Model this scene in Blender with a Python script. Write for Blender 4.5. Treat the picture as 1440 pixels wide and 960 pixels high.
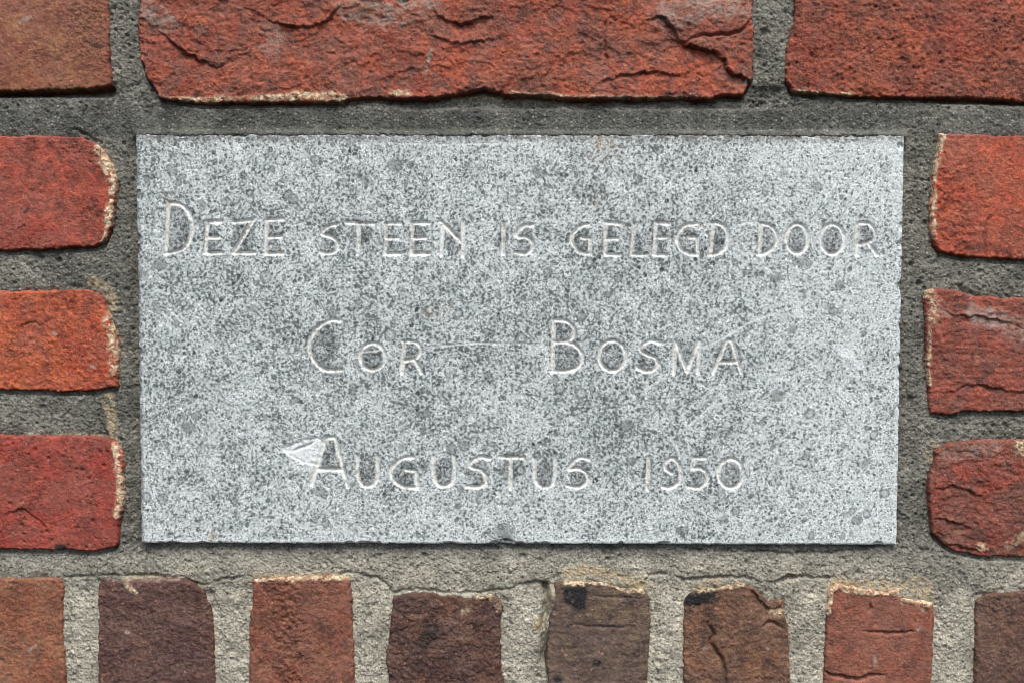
import bpy, math
import numpy as np

# ------------------------------------------------------------------ scene, camera, light
scene = bpy.context.scene
for o in list(bpy.data.objects):
    bpy.data.objects.remove(o)
COL = scene.collection

W, H = 1440.0, 960.0            # size of the photograph, px
LENS = 40.0
F = W * LENS / 36.0             # focal length in px
S = 0.30 / 1070.0               # metres per px on the wall (inscribed stone is 30 cm wide)
D = F * S
PITCH = math.radians(2.9)       # the camera looks slightly down at the wall
CAM = np.array([0.0, -D * math.cos(PITCH), D * math.sin(PITCH)])

cam_d = bpy.data.cameras.new('camera')
cam_d.lens = LENS
cam_d.sensor_width = 36.0
cam_d.clip_start = 0.01
cam_d.clip_end = 100.0
cam = bpy.data.objects.new('camera', cam_d)
cam.location = CAM
cam.rotation_euler = (math.pi / 2 - PITCH, 0, 0)
COL.objects.link(cam)
scene.camera = cam

SUN_EL, SUN_ROT = 58.0, 172.0   # high, in front of the wall
world = bpy.data.worlds.new('World')
scene.world = world
world.use_nodes = True
wn = world.node_tree
bg = wn.nodes['Background']
sky = wn.nodes.new('ShaderNodeTexSky')
sky.sky_type = 'NISHITA'
sky.sun_disc = False
sky.sun_elevation = math.radians(SUN_EL)
sky.sun_rotation = math.radians(SUN_ROT)
sky.dust_density = 4.0
sky.air_density = 1.0
wn.links.new(sky.outputs[0], bg.inputs[0])
bg.inputs[1].default_value = 0.12

sun_d = bpy.data.lights.new('sun', 'SUN')
sun_d.energy = 1.5
sun_d.angle = math.radians(24)
sun_d.color = (1.0, 0.96, 0.90)
sun = bpy.data.objects.new('sun', sun_d)
el, rot = math.radians(SUN_EL), math.radians(SUN_ROT)
sdir = (math.cos(el) * math.sin(rot), math.cos(el) * math.cos(rot), math.sin(el))
from mathutils import Vector
sun.rotation_euler = Vector(sdir).to_track_quat('Z', 'Y').to_euler()
sun.location = (0.3, -0.6, 0.9)
COL.objects.link(sun)

scene.view_settings.view_transform = 'Standard'
scene.view_settings.look = 'None'
scene.view_settings.gamma = 1.0
scene.view_settings.use_curve_mapping = False
scene.view_settings.exposure = 0.62
scene.cycles.filter_width = 1.0

# ------------------------------------------------------------------ numeric helpers
def wall_xz(px, py):
    """photo pixel -> X, Z on the wall plane y = 0 (ray through the real camera)"""
    a = (np.asarray(px, np.float64) - W / 2) / F
    b = (H / 2 - np.asarray(py, np.float64)) / F
    c, s = math.cos(PITCH), math.sin(PITCH)
    dy = c + b * s
    dz = -s + b * c
    t = -CAM[1] / dy
    return a * t, CAM[2] + dz * t

def _hash(ix, iy, seed):
    h = (ix.astype(np.uint32) * np.uint32(374761393) + iy.astype(np.uint32) * np.uint32(668265263)
         + np.uint32((seed * 2246822519) & 0xffffffff))
    h ^= h >> np.uint32(13)
    h *= np.uint32(1274126177)
    h ^= h >> np.uint32(16)
    h *= np.uint32(2654435761)
    h ^= h >> np.uint32(15)
    return h

def rnd(ix, iy, seed):
    return _hash(ix, iy, seed).astype(np.float32) / np.float32(4294967296.0)

def perlin(x, y, seed=0):
    xf, yf = np.floor(x), np.floor(y)
    ix, iy = xf.astype(np.int64), yf.astype(np.int64)
    fx, fy = (x - xf).astype(np.float32), (y - yf).astype(np.float32)
    u = fx * fx * fx * (fx * (fx * 6 - 15) + 10)
    v = fy * fy * fy * (fy * (fy * 6 - 15) + 10)
    def g(dx, dy):
        a = rnd(ix + dx, iy + dy, seed) * np.float32(6.2831853)
        return np.cos(a) * (fx - dx) + np.sin(a) * (fy - dy)
    n0 = g(0, 0) * (1 - u) + g(1, 0) * u
    n1 = g(0, 1) * (1 - u) + g(1, 1) * u
    return (n0 * (1 - v) + n1 * v) * 1.5        # about -1..1

def fbm(x, y, size, octs=4, seed=0, gain=0.5):
    r, a, f, t = 0.0, 1.0, 1.0 / size, 0.0
    for o in range(octs):
        r = r + a * perlin(x * f + 17.3 * o, y * f - 9.1 * o, seed + o * 7)
        t += a
        a *= gain
        f *= 2.03
    return r / t

def pits(x, y, cell, seed, rmin, rmax, prob):
    """1 in the middle of randomly strewn round pits, 0 outside"""
    cx, cy = np.floor(x / cell), np.floor(y / cell)
    out = np.zeros_like(x, dtype=np.float32)
    for dx in (-1, 0, 1):
        for dy in (-1, 0, 1):
            ix, iy = (cx + dx).astype(np.int64), (cy + dy).astype(np.int64)
            qx = (ix + rnd(ix, iy, seed)) * cell
            qy = (iy + rnd(ix, iy, seed + 1)) * cell
            r = rmin + (rmax - rmin) * rnd(ix, iy, seed + 2) ** 2
            d2 = ((x - qx) ** 2 + (y - qy) ** 2) / (r * r)
            out = np.maximum(out, np.where(rnd(ix, iy, seed + 3) < prob, np.clip(1 - d2, 0, 1), 0))
    return out

def sstep(a, b, x):
    t = np.clip((x - a) / (b - a), 0, 1)
    return t * t * (3 - 2 * t)

def poly_sd(x, y, poly):
    """signed distance to a polygon, positive inside"""
    p = np.asarray(poly, np.float64)
    q = np.roll(p, -1, 0)
    d2 = np.full(x.shape, 1e18)
    ins = np.zeros(x.shape, bool)
    for (ax, ay), (bx, by) in zip(p, q):
        ex, ey = bx - ax, by - ay
        L = ex * ex + ey * ey + 1e-12
        t = np.clip(((x - ax) * ex + (y - ay) * ey) / L, 0, 1)
        d2 = np.minimum(d2, (x - ax - t * ex) ** 2 + (y - ay - t * ey) ** 2)
        if ay != by:
            c = ((ay > y) != (by > y)) & (x < (bx - ax) * (y - ay) / (by - ay) + ax)
            ins ^= c
    d = np.sqrt(d2)
    return np.where(ins, d, -d)

def line_d(x, y, pts):
    """distance, side (+1 below/right of travel) and 0..1 position along a polyline"""
    p = np.asarray(pts, np.float64)
    seg = np.hypot(*(p[1:] - p[:-1]).T)
    cum = np.concatenate([[0], np.cumsum(seg)])
    best = np.full(x.shape, 1e18)
    side = np.zeros(x.shape)
    pos = np.zeros(x.shape)
    for i in range(len(p) - 1):
        ax, ay = p[i]
        ex, ey = p[i + 1] - p[i]
        t = np.clip(((x - ax) * ex + (y - ay) * ey) / (seg[i] ** 2 + 1e-9), 0, 1)
        rx, ry = x - ax - t * ex, y - ay - t * ey
        d2 = rx * rx + ry * ry
        m = d2 < best
        best = np.where(m, d2, best)
        side = np.where(m, np.sign(ex * ry - ey * rx), side)
        pos = np.where(m, (cum[i] + t * seg[i]) / cum[-1], pos)
    return np.sqrt(best), side, pos

def spline(pts, step=0.7):
    """Catmull-Rom through the points, resampled"""
    p = np.asarray(pts, np.float64)
    if len(p) == 2:
        n = max(2, int(np.hypot(*(p[1] - p[0])) / step))
        t = np.linspace(0, 1, n)[:, None]
        return p[0] * (1 - t) + p[1] * t
    e = np.vstack([2 * p[0] - p[1], p, 2 * p[-1] - p[-2]])
    out = []
    for i in range(1, len(e) - 2):
        n = max(2, int(np.hypot(*(e[i + 1] - e[i])) / step))
        t = np.linspace(0, 1, n, endpoint=False)[:, None]
        a, b, c, d = e[i - 1], e[i], e[i + 1], e[i + 2]
        out.append(0.5 * (2 * b + (c - a) * t + (2 * a - 5 * b + 4 * c - d) * t ** 2 + (3 * b - a - 3 * c + d) * t ** 3))
    out.append(p[-1:])
    return np.vstack(out)

# ------------------------------------------------------------------ mesh helpers
def mesh_from(name, co, faces4, attrs, mat, parent=None, faces3=None, normals=None):
    me = bpy.data.meshes.new(name)
    nv = len(co)
    n4 = len(faces4)
    n3 = 0 if faces3 is None else len(faces3)
    me.vertices.add(nv)
    me.vertices.foreach_set('co', np.ascontiguousarray(co, np.float32).ravel())
    loops = np.asarray(faces4, np.int32).ravel()
    starts = np.arange(n4, dtype=np.int32) * 4
    if n3:
        starts = np.concatenate([starts, n4 * 4 + np.arange(n3, dtype=np.int32) * 3])
        loops = np.concatenate([loops, np.asarray(faces3, np.int32).ravel()])
    me.loops.add(len(loops))
    me.loops.foreach_set('vertex_index', loops)
    me.polygons.add(n4 + n3)
    me.polygons.foreach_set('loop_start', starts.astype(np.int32))
    me.update(calc_edges=True)
    me.validate()
    me.polygons.foreach_set('use_smooth', np.ones(len(me.polygons), bool))
    for k, a in attrs.items():
        at = me.attributes.new(k, 'FLOAT', 'POINT')
        at.data.foreach_set('value', np.ascontiguousarray(a, np.float32))
    if normals is not None:
        me.normals_split_custom_set_from_vertices(normals.tolist())
    me.materials.append(mat)
    ob = bpy.data.objects.new(name, me)
    COL.objects.link(ob)
    if parent is not None:
        ob.parent = parent
    return ob

def solid(name, gx, gy, h, keep, attrs, mat, parent, depth):
    """height field on a pixel grid (gx, gy, height in px), kept faces only, closed to the back at y = depth"""
    ny, nx = gx.shape
    X, Z = wall_xz(gx, gy)
    idx = np.arange(ny * nx).reshape(ny, nx)
    f = np.stack([idx[:-1, :-1], idx[1:, :-1], idx[1:, 1:], idx[:-1, 1:]], -1)[keep]
    used, inv = np.unique(f, return_inverse=True)
    f = inv.reshape(-1, 4)
    co = np.stack([X.ravel(), -(h * S).ravel(), Z.ravel()], -1)[used]
    at = {k: v.ravel()[used] for k, v in attrs.items()}
    # boundary edges
    e = np.concatenate([f[:, [0, 1]], f[:, [1, 2]], f[:, [2, 3]], f[:, [3, 0]]])
    key = np.sort(e, 1)
    key = key[:, 0].astype(np.int64) * len(co) + key[:, 1]
    u, first, cnt = np.unique(key, return_index=True, return_counts=True)
    be = e[first[cnt == 1]]
    bv, binv = np.unique(be, return_inverse=True)
    binv = binv.reshape(-1, 2)
    n0 = len(co)
    back = co[bv].copy()
    back[:, 1] = depth
    co = np.vstack([co, back])
    at = {k: np.concatenate([v, v[bv]]) for k, v in at.items()}
    sides = np.stack([be[:, 1], be[:, 0], n0 + binv[:, 0], n0 + binv[:, 1]], -1)
    tri = None
    if parent is None or 'mortar' not in name:
        c = back.mean(0)
        co = np.vstack([co, c])
        at = {k: np.concatenate([v, [0]]) for k, v in at.items()}
        tri = np.stack([n0 + binv[:, 1], n0 + binv[:, 0], np.full(len(be), len(co) - 1)], -1)
    return mesh_from(name, co, np.vstack([f, sides]), at, mat, parent, tri)

# ------------------------------------------------------------------ material helpers
def lin(c):
    return tuple((v / 255 / 12.92 if v / 255 <= 0.04045 else ((v / 255 + 0.055) / 1.055) ** 2.4) for v in c) + (1.0,)

class NT:
    def __init__(self, name):
        self.m = bpy.data.materials.new(name)
        self.m.use_nodes = True
        self.t = self.m.node_tree
        self.b = self.t.nodes['Principled BSDF']
        tc = self.t.nodes.new('ShaderNodeTexCoord')
        sc = self.t.nodes.new('ShaderNodeVectorMath')
        sc.operation = 'SCALE'
        sc.inputs['Scale'].default_value = 1.0 / S          # texture space counts photo pixels
        self.t.links.new(tc.outputs['Object'], sc.inputs[0])
        self.P = sc.outputs[0]
    def set(self, sock, v):
        if isinstance(v, bpy.types.NodeSocket):
            self.t.links.new(v, sock)
        else:
            sock.default_value = v
    def noise(self, size, detail=3, rough=0.55, off=0.0, vec=None, dist=0.0):
        n = self.t.nodes.new('ShaderNodeTexNoise')
        n.inputs['Scale'].default_value = 1.0 / size
        n.inputs['Detail'].default_value = detail
        n.inputs['Roughness'].default_value = rough
        n.inputs['Distortion'].default_value = dist
        v = self.P if vec is None else vec
        if off:
            a = self.t.nodes.new('ShaderNodeVectorMath')
            a.inputs[1].default_value = (off, off * 1.7, -off)
            self.t.links.new(v, a.inputs[0])
            v = a.outputs[0]
        self.t.links.new(v, n.inputs['Vector'])
        return n.outputs['Fac']
    def voro(self, size, feature='F1', vec=None, out='Distance', rnd_=1.0):
        n = self.t.nodes.new('ShaderNodeTexVoronoi')
        n.voronoi_dimensions = '3D'
        n.feature = feature
        n.inputs['Scale'].default_value = 1.0 / size
        n.inputs['Randomness'].default_value = rnd_
        self.t.links.new(self.P if vec is None else vec, n.inputs['Vector'])
        return n.outputs[out]
    def ramp(self, v, a, b, lo=0.0, hi=1.0, smooth=True):
        n = self.t.nodes.new('ShaderNodeMapRange')
        n.interpolation_type = 'SMOOTHSTEP' if smooth else 'LINEAR'
        self.set(n.inputs[0], v)
        for i, x in enumerate((a, b, lo, hi)):
            n.inputs[i + 1].default_value = x
        return n.outputs[0]
    def math(self, op, a, b=0.0, clamp=False):
        n = self.t.nodes.new('ShaderNodeMath')
        n.operation = op
        n.use_clamp = clamp
        self.set(n.inputs[0], a)
        self.set(n.inputs[1], b)
        return n.outputs[0]
    def mix(self, f, a, b, mode='MIX'):
        n = self.t.nodes.new('ShaderNodeMix')
        n.data_type = 'RGBA'
        n.blend_type = mode
        self.set(n.inputs[0], f)
        self.set(n.inputs[6], a)
        self.set(n.inputs[7], b)
        return n.outputs[2]
    def attr(self, name):
        n = self.t.nodes.new('ShaderNodeAttribute')
        n.attribute_name = name
        return n.outputs['Fac']
    def grey(self, v):
        n = self.t.nodes.new('ShaderNodeCombineColor')
        for i in range(3):
            self.set(n.inputs[i], v)
        return n.outputs[0]
    def bump(self, h, dist_px, strength=1.0):
        n = self.t.nodes.new('ShaderNodeBump')
        n.inputs['Strength'].default_value = strength
        n.inputs['Distance'].default_value = dist_px * S
        self.set(n.inputs['Height'], h)
        self.t.links.new(n.outputs[0], self.b.inputs['Normal'])
    def finish(self, col, rough, spec=0.3):
        self.set(self.b.inputs['Base Color'], col)
        self.set(self.b.inputs['Roughness'], rough)
        self.b.inputs['Specular IOR Level'].default_value = spec
        return self.m

def brick_material(name, c1, c2, c3, seed, grain=1.0, rough=0.8, speck=0.6):
    """fired clay: two body tones, burnt patches, grey-brown film, sand grain, lime and soot where the mesh says so"""
    n = NT(name)
    k = seed * 131.7
    col = n.mix(n.ramp(n.noise(95, 4, 0.6, k), 0.40, 0.60), lin(c1), lin(c2))
    col = n.mix(n.ramp(n.noise(30, 7, 0.78, k + 40), 0.46, 0.58), col, lin(c3))
    col = n.mix(n.ramp(n.noise(22, 6, 0.7, k + 240), 0.52, 0.66, 0.0, 0.55), col, lin(tuple(min(255, a * f) for a, f in zip(c2, (1.12, 1.2, 1.12)))))
    film = n.ramp(n.noise(48, 7, 0.75, k + 80), 0.40, 0.62, 0.05, 0.72)
    col = n.mix(film, col, lin(tuple(.58 * a + .42 * g for a, g in zip(c1, (138, 118, 106)))))
    fine = n.noise(4.6, 4, 0.72, k + 9)
    # grain shows more where the skin is rough or worn through, less on smooth fired skin
    amt = n.math('ADD', n.ramp(n.noise(45, 5, 0.65, k + 310), 0.42, 0.60, 0.10 + 0.45 * min(grain, 1.3), 0.35 + 0.55 * min(grain, 1.3)), n.math('MULTIPLY', n.attr('rough'), 0.6), True)
    col = n.mix(amt, col, n.mix(1.0, col, n.grey(n.ramp(fine, 0.30, 0.70, 0.46, 1.54, False)), 'MULTIPLY'))
    vf = n.noise(11, 4, 0.7, k + 5)
    col = n.mix(1.0, col, n.grey(n.ramp(vf, 0.28, 0.72, 0.70, 1.28, False)), 'MULTIPLY')
    # pale grit and dark burnt grains
    cell = n.voro(5.5)
    gate = n.ramp(n.noise(12, 3, 0.6, k + 70), 0.53, 0.62)
    sp = n.math('MULTIPLY', n.ramp(cell, 0.14, 0.34, 1.0, 0.0), gate)
    col = n.mix(n.math('MULTIPLY', sp, speck), col, lin((190, 142, 112)))
    gate2 = n.ramp(n.noise(10, 3, 0.6, k + 170), 0.56, 0.66)
    col = n.mix(n.math('MULTIPLY', n.math('MULTIPLY', n.ramp(cell, 0.16, 0.4, 1.0, 0.0), gate2), 0.65), col, lin((58, 38, 34)))
    col = n.mix(n.math('MULTIPLY', n.attr('dust'), n.ramp(n.noise(14, 5, 0.75, k + 3), 0.34, 0.62)), col, n.mix(fine, lin((112, 94, 86)), lin((196, 176, 162))))
    col = n.mix(n.math('MULTIPLY', n.attr('soot'), n.ramp(n.noise(9, 4, 0.7, k + 13), 0.25, 0.55)), col, lin((40, 41, 43)))
    lim = n.math('MULTIPLY', n.attr('lime'), n.math('MULTIPLY', n.ramp(n.noise(9, 6, 0.8, k + 23), 0.40, 0.55), n.ramp(n.noise(26, 3, 0.6, k + 53), 0.34, 0.52, 0.25, 1.15)), True)
    limc = n.mix(n.ramp(n.noise(5, 4, 0.75, k + 29), 0.34, 0.66), lin((176, 144, 106)), lin((240, 226, 194)))
    col = n.mix(lim, col, limc)
    hgt = n.math('ADD', n.math('MULTIPLY', fine, n.math('ADD', 0.15, amt)), n.math('MULTIPLY', vf, 0.4))
    n.bump(hgt, 4.2 * max(grain, 0.9), 1.0)
    return n.finish(col, rough, 0.3)

def mortar_material():
    n = NT('mortar_sand_cement')
    pale = n.attr('pale')
    base = n.mix(pale, lin((83, 86, 83)), lin((180, 176, 160)))
    col = n.mix(1.0, base, n.grey(n.ramp(n.noise(55, 6, 0.7), 0.3, 0.7, 0.55, 1.45, False)), 'MULTIPLY')
    g1 = n.noise(3.6, 4, 0.75, 31)
    g2 = n.noise(12, 4, 0.7, 131)
    col = n.mix(1.0, col, n.grey(n.ramp(g1, 0.30, 0.70, 0.45, 1.55, False)), 'MULTIPLY')
    col = n.mix(1.0, col, n.grey(n.ramp(g2, 0.30, 0.70, 0.75, 1.25, False)), 'MULTIPLY')
    cell = n.t.nodes.new('ShaderNodeTexVoronoi')
    cell.inputs['Scale'].default_value = 1.0 / 4.2
    n.t.links.new(n.P, cell.inputs['Vector'])
    sep = n.t.nodes.new('ShaderNodeSeparateColor')
    n.t.links.new(cell.outputs['Color'], sep.inputs[0])
    disc = n.ramp(cell.outputs['Distance'], 0.25, 0.55, 1, 0)
    light = n.math('MULTIPLY', n.ramp(sep.outputs[0], 0.72, 0.95), disc)
    dark = n.math('MULTIPLY', n.ramp(sep.outputs[1], 0.70, 0.9), disc)
    lightc = n.mix(pale, lin((158, 156, 148)), lin((216, 211, 196)))
    col = n.mix(n.math('MULTIPLY', light, 0.7), col, lightc)
    col = n.mix(n.math('MULTIPLY', dark, 0.65), col, lin((46, 47, 45)))
    lim = n.math('MULTIPLY', n.attr('lime'), n.ramp(n.noise(9, 6, 0.8, 57), 0.38, 0.56), True)
    col = n.mix(lim, col, n.mix(g1, lin((140, 122, 92)), lin((226, 210, 176))))
    gv = n.t.nodes.new('ShaderNodeTexVoronoi')              # scattered coarse grains
    gv.inputs['Scale'].default_value = 1.0 / 13.0
    n.t.links.new(n.P, gv.inputs['Vector'])
    gs = n.t.nodes.new('ShaderNodeSeparateColor')
    n.t.links.new(gv.outputs['Color'], gs.inputs[0])
    gd = n.math('MULTIPLY', n.ramp(n.math('SUBTRACT', gv.outputs['Distance'], n.math('MULTIPLY', gs.outputs[0], 0.16)), 0.04, 0.14, 1, 0), n.ramp(gs.outputs[2], 0.45, 0.55))
    col = n.mix(n.math('MULTIPLY', gd, 0.7), col, n.mix(gs.outputs[1], lin((70, 68, 62)), n.mix(pale, lin((150, 147, 138)), lin((214, 206, 186)))))
    hgt = n.math('ADD', g1, n.math('MULTIPLY', disc, 0.3))
    n.bump(hgt, 3.0, 0.9)
    return n.finish(col, 0.92, 0.2)

def stone_material():
    """blue-grey crinoidal limestone: dark fossil crumbs in a pale, abraded network"""
    n = NT('blue_grey_limestone')
    def warp(size, amt):
        w = n.t.nodes.new('ShaderNodeTexNoise')
        w.inputs['Scale'].default_value = 1 / size
        w.inputs['Detail'].default_value = 2
        n.t.links.new(n.P, w.inputs['Vector'])
        sub = n.t.nodes.new('ShaderNodeVectorMath'); sub.operation = 'SUBTRACT'
        sub.inputs[1].default_value = (0.5, 0.5, 0.5)
        n.t.links.new(w.outputs['Color'], sub.inputs[0])
        scl = n.t.nodes.new('ShaderNodeVectorMath'); scl.operation = 'SCALE'
        scl.inputs['Scale'].default_value = amt
        n.t.links.new(sub.outputs[0], scl.inputs[0])
        add = n.t.nodes.new('ShaderNodeVectorMath')
        n.t.links.new(n.P, add.inputs[0]); n.t.links.new(scl.outputs[0], add.inputs[1])
        return add.outputs[0]
    Q = warp(5.0, 8.5)
    Q2 = warp(14.0, 10.0)
    big = n.noise(130, 4, 0.6, 77)
    wear = n.math('ADD', n.math('ADD', n.math('MULTIPLY', n.math('SUBTRACT', big, 0.5), 0.4), n.math('MULTIPLY', n.math('SUBTRACT', n.noise(34, 4, 0.6, 277), 0.5), 0.5)), n.attr('worn'))
    # ground mass
    g = n.noise(4.4, 3, 0.65, 3)
    body = n.mix(n.ramp(n.math('ADD', g, n.math('MULTIPLY', wear, 0.25)), 0.38, 0.58), lin((84, 93, 92)), lin((190, 201, 200)))
    # rounded crumbs, each with its own size and tone
    def crumbs(size, vec, amin, amul):
        cell = n.t.nodes.new('ShaderNodeTexVoronoi')
        cell.inputs['Scale'].default_value = 1 / size
        n.t.links.new(vec, cell.inputs['Vector'])
        sep = n.t.nodes.new('ShaderNodeSeparateColor')
        n.t.links.new(cell.outputs['Color'], sep.inputs[0])
        r = n.math('ADD', n.math('MULTIPLY', n.math('SUBTRACT', sep.outputs[0], wear), amul), amin)
        e = n.math('SUBTRACT', cell.outputs['Distance'], r)
        return n.ramp(e, -0.08, 0.06, 1, 0), n.ramp(n.math('ABSOLUTE', n.math('SUBTRACT', e, 0.13)), 0.0, 0.12, 1, 0), sep.outputs[1]
    d1, r1, t1 = crumbs(7.8, Q, 0.04, 0.44)
    body = n.mix(n.math('MULTIPLY', r1, 0.55), body, lin((222, 230, 232)))
    body = n.mix(n.math('MULTIPLY', d1, 0.9), body, n.mix(t1, lin((40, 47, 46)), lin((104, 113, 112))))
    d2, r2, t2 = crumbs(4.8, Q2, 0.0, 0.42)
    body = n.mix(n.math('MULTIPLY', d2, 0.72), body, n.mix(t2, lin((46, 53, 52)), lin((110, 119, 118))))
    # pale filaments
    for size, off, wd, amt in ((8.0, 91, 0.032, 1.0), (5.0, 191, 0.045, 0.85)):
        rid = n.ramp(n.math('ABSOLUTE', n.math('SUBTRACT', n.noise(size, 2, 0.55, off), 0.5)), 0.0, wd, 1, 0)
        gate = n.ramp(n.math('ADD', n.noise(16, 3, 0.6, off + 7), wear), 0.36, 0.60)
        body = n.mix(n.math('MULTIPLY', n.math('MULTIPLY', rid, gate), amt), body, lin((240, 247, 248)))
    fos = n.attr('fossil')
    body = n.mix(n.math('MULTIPLY', fos, 0.8), body, n.mix(n.noise(4, 3, 0.6, 2), lin((92, 100, 101)), lin((160, 168, 168))))
    body = n.mix(n.attr('rim'), body, lin((64, 71, 73)))
    body = n.mix(n.math('MULTIPLY', n.attr('counter_halo'), n.ramp(n.noise(3.6, 3, 0.7, 21), 0.36, 0.60, 1.0, 0.28)), body, lin((42, 49, 49)))
    body = n.mix(n.math('MULTIPLY', n.attr('scratch'), n.ramp(n.noise(5, 4, 0.7, 121), 0.3, 0.6, 0.45, 1.0)), body, lin((232, 238, 240)))
    cutn = n.ramp(n.noise(4.5, 3, 0.7, 41), 0.35, 0.60, 0.30, 0.95)
    body = n.mix(n.math('MULTIPLY', n.attr('cut'), cutn), body, n.mix(n.noise(12, 2, 0.5, 8), lin((226, 227, 219)), lin((238, 243, 242))))
    sm = n.math('MULTIPLY', n.attr('smear_halo'), n.ramp(n.noise(7, 5, 0.75, 63), 0.36, 0.56))
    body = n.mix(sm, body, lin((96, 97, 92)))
    body = n.mix(n.math('MULTIPLY', n.attr('rust'), n.ramp(n.noise(6, 4, 0.7, 67), 0.4, 0.6)), body, lin((150, 124, 84)))
    n.bump(n.math('ADD', n.math('MULTIPLY', d1, -0.5), n.noise(3.2, 3, 0.6, 5)), 1.6, 0.6)
    return n.finish(body, 0.62, 0.35)

# ------------------------------------------------------------------ the wall: bricks
wall = bpy.data.objects.new('brick_wall', None)
wx, wz = wall_xz(720, 1240)
COL.objects.link(wall)
wall['label'] = 'red and brown brick wall with rough grey mortar joints around an inscribed stone'
wall['category'] = 'wall'
wall['kind'] = 'thing'

STONE = [(191.5, 189), (1271, 190.5), (1260.5, 765), (199.5, 762.5)]

# outline in photo px, body tones, relief numbers and marks of every brick
B = []
def brick(poly, cols, **k):
    cols = tuple(tuple(min(255, 1.07 * (v * .85 + .15 * (.4 * c[0] + .5 * c[1] + .10 * c[2]))) for v in c) for c in cols)
    B.append(dict(poly=poly, cols=cols, **k))

RED = ((146, 60, 44), (170, 68, 46), (104, 50, 42))
T2 = ((150, 68, 50), (172, 80, 52), (112, 72, 62))
# upper course
brick([(-700, -10), (150, -12), (152, 10), (153, 60), (155, 100), (158, 121), (120, 124), (60, 127), (0, 128), (-700, 130)],
      ((140, 70, 54), (146, 96, 62), (122, 68, 50)), fine=.6, mid=.9, big=2.2, seed=1,
      marks=[('dust', [(28, 32), (42, 24)], 4, .8), ('soot', [(125, 58), (140, 66)], 6, .5), ('rough', [(120, 10), (130, 60)], 34, 1.0)],
      label='brown-red brick with an ochre rough right end')
brick([(197, -8), (400, -12), (540, -8), (553, 0), (566, 5), (580, 0), (592, -8), (800, -10), (1060, -8), (1058, 33), (1060, 67), (1060, 108),
       (1053, 121), (1045, 133), (1012, 133), (1003, 138), (960, 138), (880, 138), (830, 140), (797, 138), (757, 134), (720, 134), (697, 129),
       (680, 124), (653, 130), (623, 135), (590, 139), (557, 139), (523, 137), (500, 138), (480, 143), (420, 144), (353, 144), (287, 145), (227, 139), (207, 110),
       (198, 80), (193, 40)],
      T2, fine=1.3, mid=2.6, big=6.0, seed=2, terrace=1.7,
      ledges=[([(222, 40), (250, 65), (275, 80), (300, 92), (312, 90)], 6, 22), ([(380, 28), (400, 35), (430, 37), (455, 30), (476, 8)], 7, 18),
              ([(613, 17), (627, 28), (647, 32), (667, 27), (680, 22), (695, 26)], 6, 16), ([(910, 27), (933, 25), (947, 40), (960, 60)], 7, 20),
              ([(960, 60), (985, 68), (1010, 75), (1022, 90), (1028, 103), (1050, 108), (1055, 124)], 11, 34),
              ([(840, 118), (870, 107), (913, 100), (960, 105)], 5, 14), ([(600, 45), (640, 60), (700, 52)], 4, 20), ([(855, 20), (852, 60), (858, 95)], 4, 14)],
      cracks=[([(965, 58), (985, 50), (1000, 50), (1030, 48), (1050, 38), (1057, 25)], 6, 2.0)],
      marks=[('lime', [(235, 139), (300, 141), (350, 138)], 3.5, .8), ('lime', [(350, 140), (420, 135), (470, 137), (482, 138)], 6, 1.0), ('lime', [(552, 130), (570, 131)], 6, .9),
             ('lime', [(720, 132), (780, 135), (850, 137), (960, 137)], 3, .7), ('dust', [(490, 10), (540, 22), (600, 8)], 20, .9), ('dust', [(205, 10), (235, 35)], 16, .8),
             ('dust', [(596, 104), (604, 82), (607, 70)], 3, 1.0), ('dust', [(940, 18), (1000, 8), (1050, 6)], 24, .8), ('dust', [(380, 70), (386, 50)], 16, .6)],
      label='long rough red brick with flaking ledges above the stone')
brick([(1117, -10), (1118, 27), (1107, 67), (1105, 110), (1116, 128), (1147, 132), (1200, 135), (1260, 137), (1327, 137), (1377, 138), (1440, 142), (1970, 142), (1970, -10)],
      ((158, 72, 54), (172, 84, 56), (118, 64, 52)), fine=1.8, mid=2.2, big=3.0, seed=3, pit=1.0,
      marks=[('lime', [(1120, 130), (1200, 132)], 3, .8), ('soot', [(1225, 66), (1222, 72)], 3, .8), ('soot', [(1420, 88), (1430, 92)], 5, .6)],
      label='rough orange-red brick with pitted face')
# courses left of the stone
brick([(-700, 192), (0, 192), (67, 191), (110, 193), (133, 202), (147, 213), (159, 240), (163, 267), (160, 293), (155, 322), (147, 340), (133, 346), (67, 350), (0, 352), (-700, 352)],
      ((156, 62, 48), (166, 72, 54), (118, 56, 44)), fine=.7, mid=1.0, big=2.6, seed=4,
      marks=[('lime', [(140, 208), (149, 222), (158, 250), (159, 275), (153, 300), (148, 330), (143, 342)], 7, 1.15), ('rough', [(80, 195), (125, 205), (140, 230)], 14, 1.0),
             ('soot', [(40, 293), (36, 298)], 3, .7), ('rough', [(125, 300), (135, 290)], 14, .8)],
      label='smooth red brick with a cream lime crust on its end')
brick([(-700, 410), (0, 410), (60, 410), (103, 407), (127, 410), (143, 417), (150, 437), (160, 463), (166, 493), (165, 520), (162, 543), (133, 548), (83, 550), (0, 547), (-700, 547)],
      ((178, 70, 44), (192, 88, 50), (136, 58, 40)), fine=1.2, mid=1.6, big=3.0, seed=5,
      ledges=[([(20, 462), (34, 455), (48, 450), (54, 456), (70, 447)], 1.8, 14)],
      marks=[('lime', [(152, 450), (159, 475), (161, 500), (160, 525)], 6, 1.1), ('dust', [(75, 469), (76, 470)], 3, 1.6), ('dust', [(129, 514), (130, 515)], 3, 1.3)],
      label='bright orange-red brick')
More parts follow.
